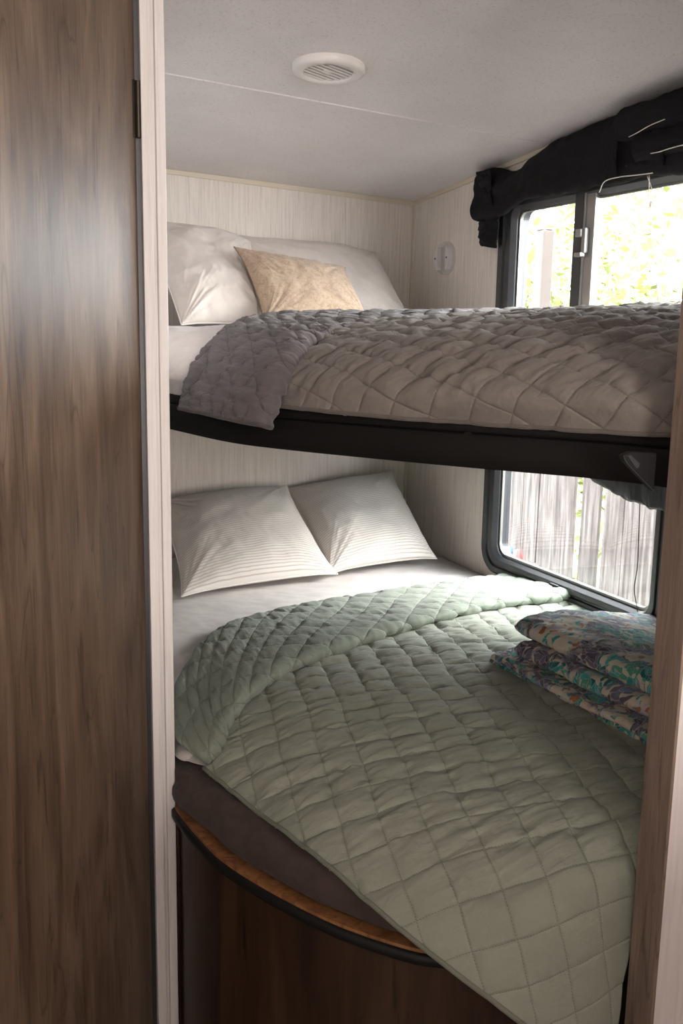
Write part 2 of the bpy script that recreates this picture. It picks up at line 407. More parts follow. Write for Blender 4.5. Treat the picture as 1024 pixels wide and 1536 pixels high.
# ------------------------------------------------------------------ windows
def rr(y0, y1, z0, z1, r, n=8):
    P = []
    for cy, cz, a0 in ((y1-r, z1-r, 0), (y0+r, z1-r, 90), (y0+r, z0+r, 180), (y1-r, z0+r, 270)):
        for i in range(n+1):
            a = math.radians(a0+90*i/n); P.append((cy+r*math.cos(a), cz+r*math.sin(a)))
    return P
def ring(name, outer, inner, prof, m, parent=None):
    """prof: list of (t across outer->inner, x) ; ring follows two equal-length loops"""
    bm = bmesh.new(); L = []
    for t, x in prof:
        L.append([bm.verts.new((x, o[0]*(1-t)+i[0]*t, o[1]*(1-t)+i[1]*t)) for o, i in zip(outer, inner)])
    L.append(L[0]); n = len(outer)
    for A, B in zip(L, L[1:]):
        for i in range(n): bm.faces.new([A[i], A[(i+1) % n], B[(i+1) % n], B[i]])
    return bmobj(name, bm, m, parent, bevel=.0015)
def window(name, y0, y1, z0, z1, fw, r):
    w = struct(empty(name, (WX, (y0+y1)/2, z0)))
    x = WX
    ring('window_frame', rr(y0, y1, z0, z1, r), rr(y0+fw, y1-fw, z0+fw*.8, z1-fw, r*.55),
         [(0, x+.002), (0, x-.010), (.12, x-.016), (.42, x-.016), (.46, x-.008), (.55, x-.008), (.60, x-.014), (.85, x-.012), (1, x+.004), (1, x+.05), (.3, x+.05), (.3, x+.002)], M_gasket, w)
    a = fw; b = fw+.007
    ring('window_sash', rr(y0+a-.002, y1-a+.002, z0+a*.8-.002, z1-a+.002, r*.55), rr(y0+b, y1-b, z0+a*.8+.010, z1-b, r*.45),
         [(0, x+.012), (1, x+.010), (1, x+.020), (0, x+.020)], M_alu, w)
    bm = bmesh.new(); bx(bm, x+.018, x+.021, y0+a, y1-a, z0+a*.8, z1-a); bmobj('window_pane', bm, M_glass, w)
    return w
w1 = window('window_1', 1.50, 2.785, 1.24, 1.895, .085, .06)
bm = bmesh.new(); bx(bm, WX-.012, WX+.03, 2.345, 2.385, 1.30, 1.835); bmobj('mullion', bm, M_gasket, w1, bevel=.002)
bm = bmesh.new(); bx(bm, WX-.006, WX+.02, 2.300, 2.346, 1.30, 1.835); bx(bm, WX-.010, WX, 2.336, 2.346, 1.30, 1.835); bmobj('sliding_rail', bm, M_alu, w1, bevel=.002)
bm = bmesh.new(); bx(bm, WX-.022, WX-.006, 2.318, 2.333, 1.655, 1.725); bx(bm, WX-.032, WX-.014, 2.322, 2.350, 1.645, 1.657); bx(bm, WX-.03, WX-.01, 2.328, 2.352, 1.70, 1.722)
bmobj('window_latch', bm, M_alu, w1, bevel=.002)
w2 = window('window_2', 1.895, 2.805, .628, 1.20, .075, .085)
# sill channel and lift latch of the lower window
bm = bmesh.new(); bx(bm, WX-.028, WX-.006, 2.33, 2.40, .652, .668); bx(bm, WX-.03, WX-.02, 2.34, 2.38, .664, .680); bmobj('window_latch', bm, M_black, w2, bevel=.002)
bm = bmesh.new(); bx(bm, WX-.024, WX-.014, 1.98, 2.42, .634, .642); bmobj('lift_rail', bm, M_alu, w2, bevel=.001)
for w in (w1, w2): adopt(w)

# ------------------------------------------------------------------ open door on the left
door = struct(empty('door_1', (.3955, 1.852, 0)))
L = .64
bm = bmesh.new(); bx(bm, -L, 0, 0, .03, -.18, 2.06); dp = bmobj('door_panel', bm, M_door, door, bevel=.001)
bm = bmesh.new(); bx(bm, .0, .004, .002, .028, -.18, 2.06); bmobj('edge_seal', bm, M_black, door)
bm = bmesh.new(); cyl(bm, (.005, -.004, 1.763), (0, 0, 1), .0055, .0055, .098, 16); bx(bm, -.008, .004, -.002, .001, 1.763, 1.861)
bmobj('hinge', bm, M_bronze, door, bevel=.0008)
door.rotation_euler = (0, 0, math.atan2(.76, .65))

# ------------------------------------------------------------------ outlines of the two bunks
base_c = np.array([(.4520, 1.91), (.4518, 1.852), (.444, 1.841), (.446, 1.79), (.457, 1.70), (.474, 1.606), (.522, 1.48), (.592, 1.345), (.667, 1.247), (.717, 1.205), (.79, 1.165), (.88, 1.140), (1.0, 1.128)])
base_c = cr(base_c, np.linspace(0, 1, 160))
up_c = np.array([(.462, 2.60), (.488, 2.40), (.526, 2.19), (.577, 1.892), (.647, 1.731), (.789, 1.508), (.877, 1.384), (.979, 1.249), (1.02, 1.17), (1.04, 1.098)])
up_c = cr(up_c, np.linspace(0, 1, 70))
def inset(c, d):
    t = np.gradient(c, axis=0); t /= np.linalg.norm(t, axis=1, keepdims=True)
    n = np.stack([-t[:, 1], t[:, 0]], 1)          # left of travel = inwards (curve runs head -> foot, bed on its left)
    return c+n*d
def poly(c, far=WX-.002, yb=YB-.002, xl=AX+.001):
    p = [tuple(v) for v in c]
    c0 = c[0]
    return [(max(xl, c0[0]), yb)]+p+[(far, p[-1][1]), (far, yb)]

# ------------------------------------------------------------------ lower bunk base
lb = empty('bed_box', (1.1, 1.9, -.2))
bc = base_c.copy()
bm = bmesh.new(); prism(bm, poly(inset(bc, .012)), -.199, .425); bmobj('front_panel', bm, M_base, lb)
bm = bmesh.new(); prism(bm, poly(inset(bc, .003)), .438, .452); bmobj('top_board', bm, M_rim, lb)
def edge_band(name, c, z0, z1, out, m, parent, rnd=.004):
    prof = [(0.012, z0), (-out+rnd, z0), (-out, z0+rnd), (-out, z1-rnd), (-out+rnd, z1), (0.012, z1)]
    g = np.stack([np.concatenate([inset(c, a), np.full((len(c), 1), z)], 1) for a, z in prof], 1)
    return grid(name, g, m, parent, closed_v=True)
edge_band('edge_molding', bc, .425, .446, .004, M_black, lb)
tag(lb, 'dark brown wooden base under the lower bunk with a curved front and black edge', 'bunk base'); adopt(lb)

# brown mattress
bs = cr(np.array([(.443, 1.846), (.447, 1.79), (.458, 1.70), (.474, 1.606), (.522, 1.48), (.592, 1.345), (.667, 1.247), (.717, 1.205), (.79, 1.165), (.88, 1.140), (1.0, 1.128)]), np.linspace(0, 1, 120))
mc = inset(bs, .020); fd_ = np.clip((1.83-bs[:, 1])/.15, 0, 1)[:, None]; mc = mc*fd_+inset(bs, .002)*(1-fd_)
prof = [(.02, .454), (.004, .459), (-.003, .475), (-.001, .498), (.010, .519), (.035, .532), (.09, .537), (.2, .538)]
mc2 = cr(mc, np.linspace(0, 1, 260))
g = []
for a, z in prof:
    c = inset(mc2, a); zz = np.full(len(c), z)
    g.append(np.stack([np.maximum(c[:, 0], .4525*(c[:, 1] > 1.846)), c[:, 1]+0*zz, zz], 1))
g = np.stack(g, 1); g = cr(g.transpose(1, 0, 2), np.linspace(0, 1, 60)).transpose(1, 0, 2)
s_ = np.linspace(0, 1.3, 260)[:, None]; t_ = np.linspace(0, .3, 60)[None]
n_ = normals(g); wr = .014*fbm(s_*8+t_*6, t_*12, 3)+.006*fbm(s_*22-t_*10, t_*30, 9)
g[..., 2] += np.where(t_ > .05, wr, wr*.4)*np.clip(t_/.03, 0, 1)
g[..., 2] = np.maximum(g[..., 2], .4535)
mt = empty('mattress', (1.1, 2.2, .454))
top = grid('mattress_cover', g, M_mattress, mt)
cp_ = inset(bs, .045); cp_ = [tuple(p) for p in cp_ if p[1] < 1.80]
bm = bmesh.new(); prism(bm, [(.4535, YB-.004), (.4535, 1.862), (.4535, 1.850), (.448, 1.842), (.470, 1.815)]+cp_+[(WX-.004, cp_[-1][1]), (WX-.004, YB-.004)], .454, .531); bmobj('mattress_core', bm, M_mattress, mt)
tag(mt, 'dark brown bare mattress with rounded front corner on the wooden lower bunk base', 'mattress'); adopt(mt)

# ------------------------------------------------------------------ cloth pieces
def quilt_uv(g):
    """flattened cloth coordinates: plan position of the first row, then arc length outwards"""
    d = np.diff(g, axis=1); ds = np.linalg.norm(d, axis=2)
    h = d[..., :2]/(np.linalg.norm(d[..., :2], axis=2, keepdims=True)+1e-9)
    hz = np.linalg.norm(d[..., :2], axis=2)/(ds+1e-9)
    out = np.zeros(g.shape[:2]+(2,)); out[:, 0] = g[:, 0, :2]; last = h[:, 0]
    for j in range(d.shape[1]):
        w = (hz[:, j] > .35)[:, None]; last = np.where(w, h[:, j], last); last = last/(np.linalg.norm(last, axis=1, keepdims=True)+1e-9)
        out[:, j+1] = out[:, j]+last*ds[:, j:j+1]
    return out
def flatten(g, uv0, it=1500):
    """relax the flattened coordinates until edge lengths match the cloth"""
    nu, nv = g.shape[:2]; cu = np.linspace(0, nu-1, 34).astype(int); cv = np.linspace(0, nv-1, 38).astype(int)
    G = g[np.ix_(cu, cv)]; P = uv0[np.ix_(cu, cv)].copy()
    sl = [((slice(0, -1), slice(None)), (slice(1, None), slice(None))), ((slice(None), slice(0, -1)), (slice(None), slice(1, None))),
          ((slice(0, -1), slice(0, -1)), (slice(1, None), slice(1, None))), ((slice(0, -1), slice(1, None)), (slice(1, None), slice(0, -1)))]
    R0 = [np.linalg.norm(G[a]-G[b], axis=2) for a, b in sl]; cnt = np.zeros(P.shape[:2]+(1,))
    for a, b in sl: cnt[a] += 1; cnt[b] += 1
    for q_ in range(it):
        if q_ < it*.6 and q_ % 4 == 0:
            Q = P.copy(); Q[1:-1] = .5*(P[:-2]+P[2:]); Q2 = P.copy(); Q2[:, 1:-1] = .5*(P[:, :-2]+P[:, 2:])
            w_ = .5*(1-q_/(it*.6)); P = P*(1-w_)+w_*.5*(Q+Q2)
        C = np.zeros_like(P)
        for (a, b), r in zip(sl, R0):
            d = P[b]-P[a]; l = np.linalg.norm(d, axis=2)+1e-9; c = d*(.5*(l-r)/l)[..., None]; C[a] += c; C[b] -= c
        P += C/cnt*1.7
    A = np.stack([np.stack([np.interp(np.arange(nv), cv, P[i, :, k]) for i in range(len(cu))]) for k in (0, 1)], -1)
    return np.stack([np.stack([np.interp(np.arange(nu), cu, A[:, j, k]) for j in range(nv)], 1) for k in (0, 1)], -1)
def quilt_disp(uv, s=.075, A=.0065, W=.0045, seed=0, ang=45, wrm=1.0):
    x, y = uv[..., 0], uv[..., 1]; c, sn = math.cos(math.radians(ang)), math.sin(math.radians(ang))
    wx = x+.012*fbm(x*6, y*6, seed+20); wy = y+.012*fbm(x*6, y*6, seed+25)
    a = (wx*c+wy*sn)/s; b = (-wx*sn+wy*c)/s
    sa = np.abs(np.sin(np.pi*a)); sb = np.abs(np.sin(np.pi*b))
    puff = (np.clip(sa, 0, 1)**.42)*(np.clip(sb, 0, 1)**.42)
    quilt_disp.ab = np.stack([a, b], -1)
    cell = TAB[5][np.floor(a).astype(int) & 255, np.floor(b).astype(int) & 255]
    near = 1-np.minimum(sa, sb)
    wr = fbm(x*16, y*58, seed, 3)*(.45+.9*near)*wrm+.7*fbm(x*55, y*30, seed+7, 2)*near
    big = fbm(x*3.2, y*4.5, seed+12, 2)
    return A*puff*(.75+.5*cell)+W*wr+.007*big

def make_quilt(name, net, nu, nv, m, parent, seed, sign=1, s=.075, A=.0065, W=.0045, thick=.008, uvfun=None, ang=45):
    g = loft(net, nu, nv); ds_ = np.linalg.norm(np.diff(g, axis=1), axis=2); ar_ = np.concatenate([np.zeros((nu, 1)), np.cumsum(ds_, 1)], 1)
    dr_ = g[:, -1, :2]-g[:, 0, :2]; dr_ /= np.linalg.norm(dr_, axis=1, keepdims=True)
    steep = np.abs(np.diff(g[..., 2], axis=1))/(ds_+1e-9) > .55
    a2 = np.concatenate([np.zeros((nu, 1)), np.cumsum(ds_*steep, 1)], 1); a1 = ar_-a2
    tt = np.clip((np.linspace(0, 1, nu)-.5)/.5, 0, 1); ph = tt*tt*(3-2*tt)*1.35
    d2 = np.stack([dr_[:, 0]*np.cos(ph)-dr_[:, 1]*np.sin(ph), dr_[:, 0]*np.sin(ph)+dr_[:, 1]*np.cos(ph)], 1)
    uv = flatten(g, g[:, :1, :2]+dr_[:, None]*a1[..., None]+d2[:, None]*a2[..., None], 3000)
    n = normals(g); n *= np.sign(n[nu//2, nv//4, 2]); flat = np.clip(n[..., 2], 0, 1)          # puckers are strongest where the cloth lies flat
    k_ = .35+.65*flat**2
    g2 = g+n*(quilt_disp(uv, s, A, W, seed, ang, wrm=k_)*(.4+.6*flat))[..., None]
    g2[..., 0] = np.minimum(g2[..., 0], WX-.004)
    return grid(name, g2, m, parent, uv=quilt_disp.ab, thick=thick, flip=True), g2

# ---- lower sheet
def sheet(name, rows, nu, nv, m, seed, W=.006, fx=9, fy=16):
    g = loft(rows, nu, nv); n = normals(g); n *= np.sign(n[nu//2, nv//4, 2])
    uv = quilt_uv(g); x, y = uv[..., 0], uv[..., 1]
    g = g+n*(W*fbm(x*fx, y*fy, seed)+W*.4*fbm(x*30+y*20, y*30, seed+4))[..., None]
    g[..., 0] = np.minimum(g[..., 0], WX-.003); g[..., 1] = np.minimum(g[..., 1], YB-.003)
    return grid(name, g, m, None, uv=uv, thick=.003)
st_y = [3.385, 3.0, 2.7, 2.4, 2.15]
rows = [[(1.772, y, .600), (1.4, y, .609), (1.0, y, .608), (.75, y, .606), (.58, y, .600), (.50, y, .585), (.470, y, .560), (.459, y, .541)] for y in st_y]
rows += [[(1.772, 1.95, .60), (1.4, 1.93, .608), (1.0, 1.92, .607), (.75, 1.92, .603), (.60, 1.92, .595), (.52, 1.90, .575), (.480, 1.89, .560), (.459, 1.885, .543)],
         [(1.772, 1.88, .60), (1.4, 1.87, .60), (1.0, 1.87, .60), (.76, 1.87, .594), (.63, 1.87, .585), (.56, 1.87, .568), (.505, 1.855, .553), (.480, 1.84, .542)],
         [(1.772, 1.85, .60), (1.4, 1.84, .60), (1.0, 1.84, .598), (.76, 1.85, .593), (.64, 1.85, .582), (.57, 1.85, .565), (.535, 1.82, .549), (.512, 1.795, .541)]]
o = sheet('fitted_sheet', rows, 240, 240, M_sheet, 2, W=.006)
tag(o, 'off-white fitted sheet on the lower bunk, bare between pillows and green quilt', 'bed sheet')

# ---- lower quilt
lq = empty('quilt', (1.3, 1.7, .62))
net = [
 [(1.768, 2.42, .628), (1.52, 2.40, .636), (1.25, 2.34, .638), (.95, 2.25, .634), (.76, 2.12, .626), (.63, 1.97, .608), (.545, 1.85, .580), (.497, 1.79, .545)],
 [(1.768, 2.12, .636), (1.55, 2.08, .645), (1.30, 2.03, .648), (1.0, 1.94, .646), (.80, 1.83, .638), (.68, 1.75, .618), (.592, 1.68, .585), (.535, 1.62, .541)],
 [(1.768, 1.85, .636), (1.57, 1.81, .645), (1.35, 1.76, .648), (1.05, 1.67, .648), (.87, 1.58, .640), (.75, 1.51, .617), (.655, 1.45, .583), (.588, 1.40, .538)],
 [(1.768, 1.60, .636), (1.60, 1.57, .645), (1.38, 1.53, .648), (1.10, 1.44, .646), (.93, 1.36, .634), (.82, 1.31, .605), (.728, 1.27, .562), (.658, 1.232, .492)],
 [(1.768, 1.40, .634), (1.62, 1.38, .642), (1.40, 1.34, .645), (1.15, 1.26, .642), (.985, 1.21, .625), (.885, 1.17, .588), (.808, 1.135, .512), (.765, 1.120, .412)],
 [(1.768, 1.24, .630), (1.62, 1.22, .638), (1.42, 1.20, .640), (1.20, 1.16, .636), (1.05, 1.135, .615), (.955, 1.115, .565), (.895, 1.100, .450), (.865, 1.090, .330)],
 [(1.768, 1.125, .615), (1.62, 1.120, .62), (1.43, 1.115, .622), (1.22, 1.110, .620), (1.10, 1.105, .600), (1.035, 1.102, .540), (1.000, 1.100, .420), (.990, 1.098, .280)]]
_, gq_ = make_quilt('quilt_top', net, 380, 420, M_quilt, lq, 1, sign=1, s=.072, A=.0085, W=.0075, ang=-12)
tube('hem_binding', gq_[::3, -1], .0042, M_quilt, lq, seg=8)
# turned-down band over the head end: closed cross-section
stn = [((1.768, 2.665, .612), (1.768, 2.31, .640)), ((1.50, 2.64, .613), (1.52, 2.29, .645)), ((1.2, 2.60, .613), (1.24, 2.215, .647)), ((.98, 2.555, .612), (1.0, 2.13, .645)),
       ((.82, 2.50, .610), (.81, 2.055, .638)), ((.69, 2.40, .604), (.665, 1.96, .624)), ((.59, 2.25, .594), (.575, 1.865, .602)),
       ((.515, 2.08, .583), (.540, 1.81, .588)), ((.476, 1.95, .570), (.517, 1.785, .572)), ((.470, 1.905, .572), (.512, 1.800, .556))]
def band(stn, up_list, thick, seed, nu, nv, m, parent, name, out=None, s=.075, A=.006, W=.0045, uvs=(1, 1)):
    net = []
    for (h, f), upn in zip(stn, up_list):
        h = np.array(h); f = np.array(f); upn = np.array(upn, float); upn /= np.linalg.norm(upn); t = thick
        net.append([h+upn*0.0, h+upn*t*.9, h*.9+f*.1+upn*t*1.2, h*.5+f*.5+upn*t*1.15, h*.1+f*.9+upn*t*1.25, f+upn*t*.9+(f-h)*.015, f+upn*t*.1, h*.1+f*.9-upn*t*.0])
    g = loft(net, nu, nv); d = np.diff(g, axis=1); ar = np.concatenate([np.zeros((nu, 1)), np.cumsum(np.linalg.norm(d, axis=2), 1)], 1)
    mid = g[:, nv//2]; al = np.concatenate([[0], np.cumsum(np.linalg.norm(np.diff(mid, axis=0), axis=1))])
    uv = np.stack([al[:, None]+0*ar, ar], -1)
    n = normals(g); n = n*(1 if (n[nu//3, nv//2]@np.array(up_list[2])) > 0 else -1)
    fade = np.clip(np.minimum(ar, ar[:, -1:]-ar)/.02, 0, 1)
    g2 = g+n*(quilt_disp(uv[..., ::-1]*np.array(uvs), s, A, W, seed)*fade)[..., None]
    g2[..., 0] = np.minimum(g2[..., 0], WX-.004)
    g2[..., 0] = np.where((g2[..., 1] > 1.84) & (g2[..., 2] < 1.0), np.maximum(g2[..., 0], .4575), g2[..., 0])
    return grid(name, g2, m, parent, uv=quilt_disp.ab, thick=.004), g2
ups = [(0, 0, 1)]*5+[(-.15, -.1, 1), (-.4, -.25, 1), (-.8, -.45, 1), (-.9, -.5, .7), (-.9, -.5, .5)]
band(stn, ups, .024, 3, 380, 150, M_quilt_b, lq, 'turned_down_edge')
tag(lq, 'sage green diamond-quilted cover spread over the lower bunk, top edge folded back', 'quilt'); adopt(lq)

# ---- pillows
def pillow(name, TL, TR, BR, BL, T, m, label, cat, group=None, seed=0, n=140, ear=.05, bulge_n=None, Wr=.006, sag=0, pipe=None, seamr=.0022, sides=('l', 'r', 't', 'b')):
    TL, TR, BR, BL = [np.array(p, float) for p in (TL, TR, BR, BL)]
    u = np.linspace(-1, 1, n); U, V = np.meshgrid(u, u, indexing='ij')
    # edges pull in between the corners
    pin = 1-ear*(1-np.abs(V)**3); pinv = 1-ear*(1-np.abs(U)**3)
    Uu = U*pin; Vv = V*pinv
    a = (Uu+1)/2; b = (Vv+1)/2
    P = (BL*(1-a)[..., None]+BR*a[..., None])*(1-b)[..., None]+(TL*(1-a)[..., None]+TR*a[..., None])*b[..., None]
    wx = TR-TL+BR-BL; hy = TL-BL+TR-BR; N = np.cross(wx, hy); N /= np.linalg.norm(N)
    if N[1] > 0: N = -N
    prof = ((1-np.abs(U)**2.6)*(1-np.abs(V)**2.6))
    prof = np.clip(prof, 0, 1)**.55
    w_ = np.linalg.norm(wx)/2; h_ = np.linalg.norm(hy)/2
    uv = np.stack([U*w_/2, V*h_/2], -1); x, y = uv[..., 0], uv[..., 1]
    near = np.maximum(np.abs(U), np.abs(V))**3
    cr_ = 0
    for sx_ in (-1, 1):
        for sy_ in (-1, 1):
            dx_, dy_ = U-sx_, V-sy_; an = np.arctan2(dy_*h_, dx_*w_); rr_ = np.hypot(dx_, dy_)
            cr_ = cr_+fbm(an*7+seed, rr_*1.2, seed+3, 3)*np.exp(-(rr_/.75)**2)*1.3
    wr = Wr*(fbm(x*9, y*11, seed)+.6*near*fbm(x*26, y*30, seed+5)+cr_+.35*fbm(x*30+y*12, y*16-x*8, seed+8, 2))
    # radiating corner creases
    front = P+N*(T*prof*(1+.12*fbm(x*5, y*5, seed+9))+wr*prof**.5)[..., None]
    back = P-N*(T*.55*prof)[..., None]
    front[..., 2] -= sag*(1-V**2)*prof*0
    root = None
    me = bpy.data.meshes.new(name)
    idx = np.arange(n*n).reshape(n, n)
    bidx = idx+n*n; bidx[0] = idx[0]; bidx[-1] = idx[-1]; bidx[:, 0] = idx[:, 0]; bidx[:, -1] = idx[:, -1]
    def q(I, fl):
        f = np.stack([I[:-1, :-1], I[1:, :-1], I[1:, 1:], I[:-1, 1:]], -1).reshape(-1, 4); return (f[:, ::-1] if fl else f).tolist()
    me.from_pydata(np.concatenate([front.reshape(-1, 3), back.reshape(-1, 3)]).tolist(), [], q(idx, False)+q(bidx, True))
    l = me.uv_layers.new(name='uv'); li = np.zeros(len(me.loops), int); me.loops.foreach_get('vertex_index', li)
    l.data.foreach_set('uv', np.concatenate([uv.reshape(-1, 2)]*2)[li].astype(np.float32).ravel())
    smooth(me)
    # drop the unused duplicates
    o = link(name, me, m)
    b_ = bmesh.new(); b_.from_mesh(me); bmesh.ops.delete(b_, geom=[v for v in b_.verts if not v.link_faces], context='VERTS')
    bmesh.ops.recalc_face_normals(b_, faces=b_.faces); b_.to_mesh(me); b_.free()
    if pipe:
        loop = np.concatenate([front[:, 0], front[-1, 1:], front[::-1, -1][1:], front[0, ::-1][1:]])
        tube('piping', loop, seamr, pipe, o, seg=6)
    tag(o, label, cat, group)
    return o
pillow('pillow', (.742, 3.27, .845), (1.225, 3.27, .872), (1.245, 2.845, .640), (.703, 2.775, .632), .092, M_stripe,
       'striped cream pillow at the left on the lower bunk, its corner overlapping the other', 'pillow', 'striped pillows on the lower bunk', 1, ear=.075, pipe=M_piping, Wr=.008)
pillow('pillow', (1.235, 3.335, .850), (1.682, 3.335, .898), (1.665, 2.93, .640), (1.222, 2.865, .636), .088, M_stripe,
       'striped cream pillow at the right on the lower bunk, nearer the window wall', 'pillow', 'striped pillows on the lower bunk', 11, ear=.075, pipe=M_piping, Wr=.008)

# ---- folded patterned blanket on the lower quilt: one sheet folded back and forth
def serp(levels, x0s, x1, t):
    """centre line of the folds, alternating from right to left"""
    P = []
    return P
def folded(name, zs, xl, xr, y0, y1, ths, m, seed):
    root = empty(name, ((xl[0]+xr)/2, (y0+y1)/2, zs[0]))
    # each pair of layers joined by a round fold on the bed-centre side
    for k in range(len(zs)):
        th = ths[k]; ztop = zs[k]+th; x0 = xl[k]; r = th/2
        prof = [(xr, zs[k])] + [(x, zs[k]) for x in np.linspace(xr-.04, x0+r*1.3, 16)]
        prof += [(x0+r*1.3-r*1.3*math.sin(a), zs[k]+r-r*math.cos(a)) for a in np.linspace(.15, math.pi-.15, 16)]
        prof += [(x, ztop) for x in np.linspace(x0+r*1.3, xr-.04, 30)] + [(xr, ztop-.003)]
        prof = np.array(prof); ny = 150; yy = np.linspace(0, 1, ny)
        # ends pulled in a little and softened
        g = np.zeros((ny, len(prof), 3)); ya = y0+[0, .004, -.004][k % 3]; yb = y1+[0, -.012, -.05][k % 3]
        Y = ya+(yb-ya)*(yy-.004*np.sin(yy*20))
        e = np.clip(np.minimum(yy, 1-yy)*(yb-ya)/ (th*.5), 0, 1); e = np.sqrt(1-(1-e)**2)
        zc_ = zs[k]+th/2
        arc = np.concatenate([[0], np.cumsum(np.linalg.norm(np.diff(prof, axis=0), axis=1))])
        sx = .012*fbm(yy*5, yy*0+k*3., seed+k)[:, None]*np.clip((xr-prof[:, 0])/.1, 0, 1)[None]
        # bow: the fold edge runs slightly toward the bed centre at the near end
        g[..., 0] = prof[None, :, 0]+sx+(.03*(1-yy)**1-.0)[:, None]*np.clip((xr-prof[:, 0])/.3, 0, 1)[None]
        g[..., 1] = Y[:, None]-(0.10*(np.clip((prof[:, 0]-x0)/.5, 0, 1))[None]*(-(yy**4))[:, None])*1.0
        dome = .012*np.sin(np.pi*np.clip((prof[:, 0]-x0)/(xr-x0), 0, 1))[None]*np.sin(np.pi*np.clip(yy, .05, .95))[:, None] if k == len(zs)-1 else 0
        hi = (prof[:, 1] > zc_)[None]
        g[..., 2] = zc_+(prof[None, :, 1]-zc_)*(.12+.88*e)[:, None]+dome*hi
        uv = np.stack([g[..., 1]*1.0+.37*k, arc[None]+.5*k+0*g[..., 0]], -1)
        n = normals(g); mid = n[ny//2, -10]; n = n*(1 if mid[2] > 0 else -1)
        X_, Y_ = uv[..., 1], uv[..., 0]
        amp = np.clip((prof[None, :, 1]-zs[k])/.01, 0, 1)*e[:, None]
        g = g+n*((.006*fbm(X_*16, Y_*12, seed+4+k, 3)+.0045*np.abs(np.sin(np.pi*(X_+Y_)/.055))**.5*np.abs(np.sin(np.pi*(X_-Y_)/.055))**.5)*amp)[..., None]
        g[..., 2] = zs[0]+(g[..., 2]-zs[0])*(1-.55*np.clip((g[..., 0]-1.42)/.34, 0, 1))
        grid('blanket_fold', g, m, root, uv=uv, closed_v=True)
    return root
fb = folded('folded_blanket', [.648, .663, .678, .713], [1.225, 1.215, 1.262, 1.285], 1.762, 1.33, 1.885, [.0145, .0145, .036, .045], M_floral, 31)
tag(fb, 'folded teal and purple floral blanket lying on the green quilt beside the lower window', 'blanket'); adopt(fb)

# ------------------------------------------------------------------ upper bunk
ub = empty('bunk_platform', (1.1, 2.2, 1.2))
bm = bmesh.new(); prism(bm, poly(inset(up_c, .006)), 1.200, 1.268); bmobj('platform_board', bm, M_blackframe, ub)
edge_band('edge_rail', up_c, 1.199, 1.257, .002, M_blackframe, ub, .002)
edge_band('edge_molding', up_c, 1.258, 1.276, .0005, M_blackframe, ub, .003)
def along(c, px):   # outline point at a given x
    i = np.argmin(abs(c[:, 0]-px)); t = c[min(i+1, len(c)-1)]-c[i-1]; t /= np.linalg.norm(t); return c[i], t
for px, zz in ((.850, 1.247), (.530, 1.238)):
    p, t = along(up_c, px); n = (t[1], -t[0], 0)
    if n[0] > 0: n = (-n[0], -n[1], 0)
    bm = bmesh.new(); lathe(bm, (p[0]-n[0]*.003, p[1]-n[1]*.003, zz), n, [(.0, .0), (.013, 0), (.013, .003), (.009, .0045), (.0, .005)], 24)
    bmobj('bolt_head', bm, M_blackframe, ub, sm=False)
# folding support plate at the partition
V3 = [(.940, 1.120, 1.252), (.946, 1.120, 1.243), (1.001, 1.118, 1.196), (1.001, 1.118, 1.254), (.955, 1.120, 1.257)]
bm = bmesh.new(); a = [bm.verts.new(v) for v in V3]; b = [bm.verts.new((v[0], v[1]+.012, v[2])) for v in V3]
bm.faces.new(a); bm.faces.new(b)
for i in range(5): bm.faces.new([a[i], a[(i+1) % 5], b[(i+1) % 5], b[i]])
bmobj('support_bracket', bm, M_black, ub, bevel=.0015)
tube('bracket_rim', [(.9405, 1.119, 1.252), (.9455, 1.119, 1.243), (.972, 1.118, 1.2195), (1.0, 1.117, 1.1965)], .0009, M_grey, ub, seg=6, n=20)
bm = bmesh.new(); q_ = [(.9475, 1.1185, 1.2515), (.953, 1.1185, 1.2525), (.971, 1.1185, 1.239), (.969, 1.1185, 1.233), (.965, 1.1185, 1.2325)]
a = [bm.verts.new(v) for v in q_]; b = [bm.verts.new((v[0], v[1]+.002, v[2])) for v in q_]; bm.faces.new(a); bm.faces.new(b)
for i in range(5): bm.faces.new([a[i], a[(i+1) % 5], b[(i+1) % 5], b[i]])
bmobj('bracket_patch', bm, M_grey, ub)  # thin grey patch laid on the face of the plate
tag(ub, 'black upper bunk platform with a curved front edge above the striped pillows', 'bunk'); adopt(ub)
# thin mattress core under the bedding
um = empty('mattress', (1.2, 2.3, 1.277))
bm = bmesh.new(); prism(bm, poly(inset(up_c, .13), WX-.02, YB-.01, .56), 1.277, 1.36); bmobj('mattress_core', bm, M_sheet, um)
tag(um, 'white upper mattress under the pale sheet and grey quilt on the black platform', 'mattress'); adopt(um)

st_y = [3.385, 3.0, 2.7, 2.45]
rows = [[(1.772, y, 1.420), (1.4, y, 1.428), (1.0, y, 1.428), (.75, y, 1.426), (.62, y, 1.415), (.545, y, 1.39), (.500, y, 1.345), (.490, y, 1.279)] for y in st_y]
rows += [[(1.772, 2.25, 1.42), (1.4, 2.22, 1.428), (1.0, 2.22, 1.427), (.78, 2.22, 1.422), (.64, 2.21, 1.412), (.565, 2.20, 1.385), (.518, 2.19, 1.340), (.527, 2.185, 1.279)],
         [(1.772, 2.08, 1.40), (1.4, 2.06, 1.405), (1.0, 2.06, 1.40), (.84, 2.06, 1.39), (.72, 2.06, 1.375), (.64, 2.05, 1.35), (.60, 2.04, 1.320), (.585, 2.03, 1.279)]]
o = sheet('fitted_sheet', rows, 200, 220, M_sheet, 8, W=.010, fx=12, fy=18)
tag(o, 'pale fitted sheet bare at the left head corner of the upper bunk', 'bed sheet')

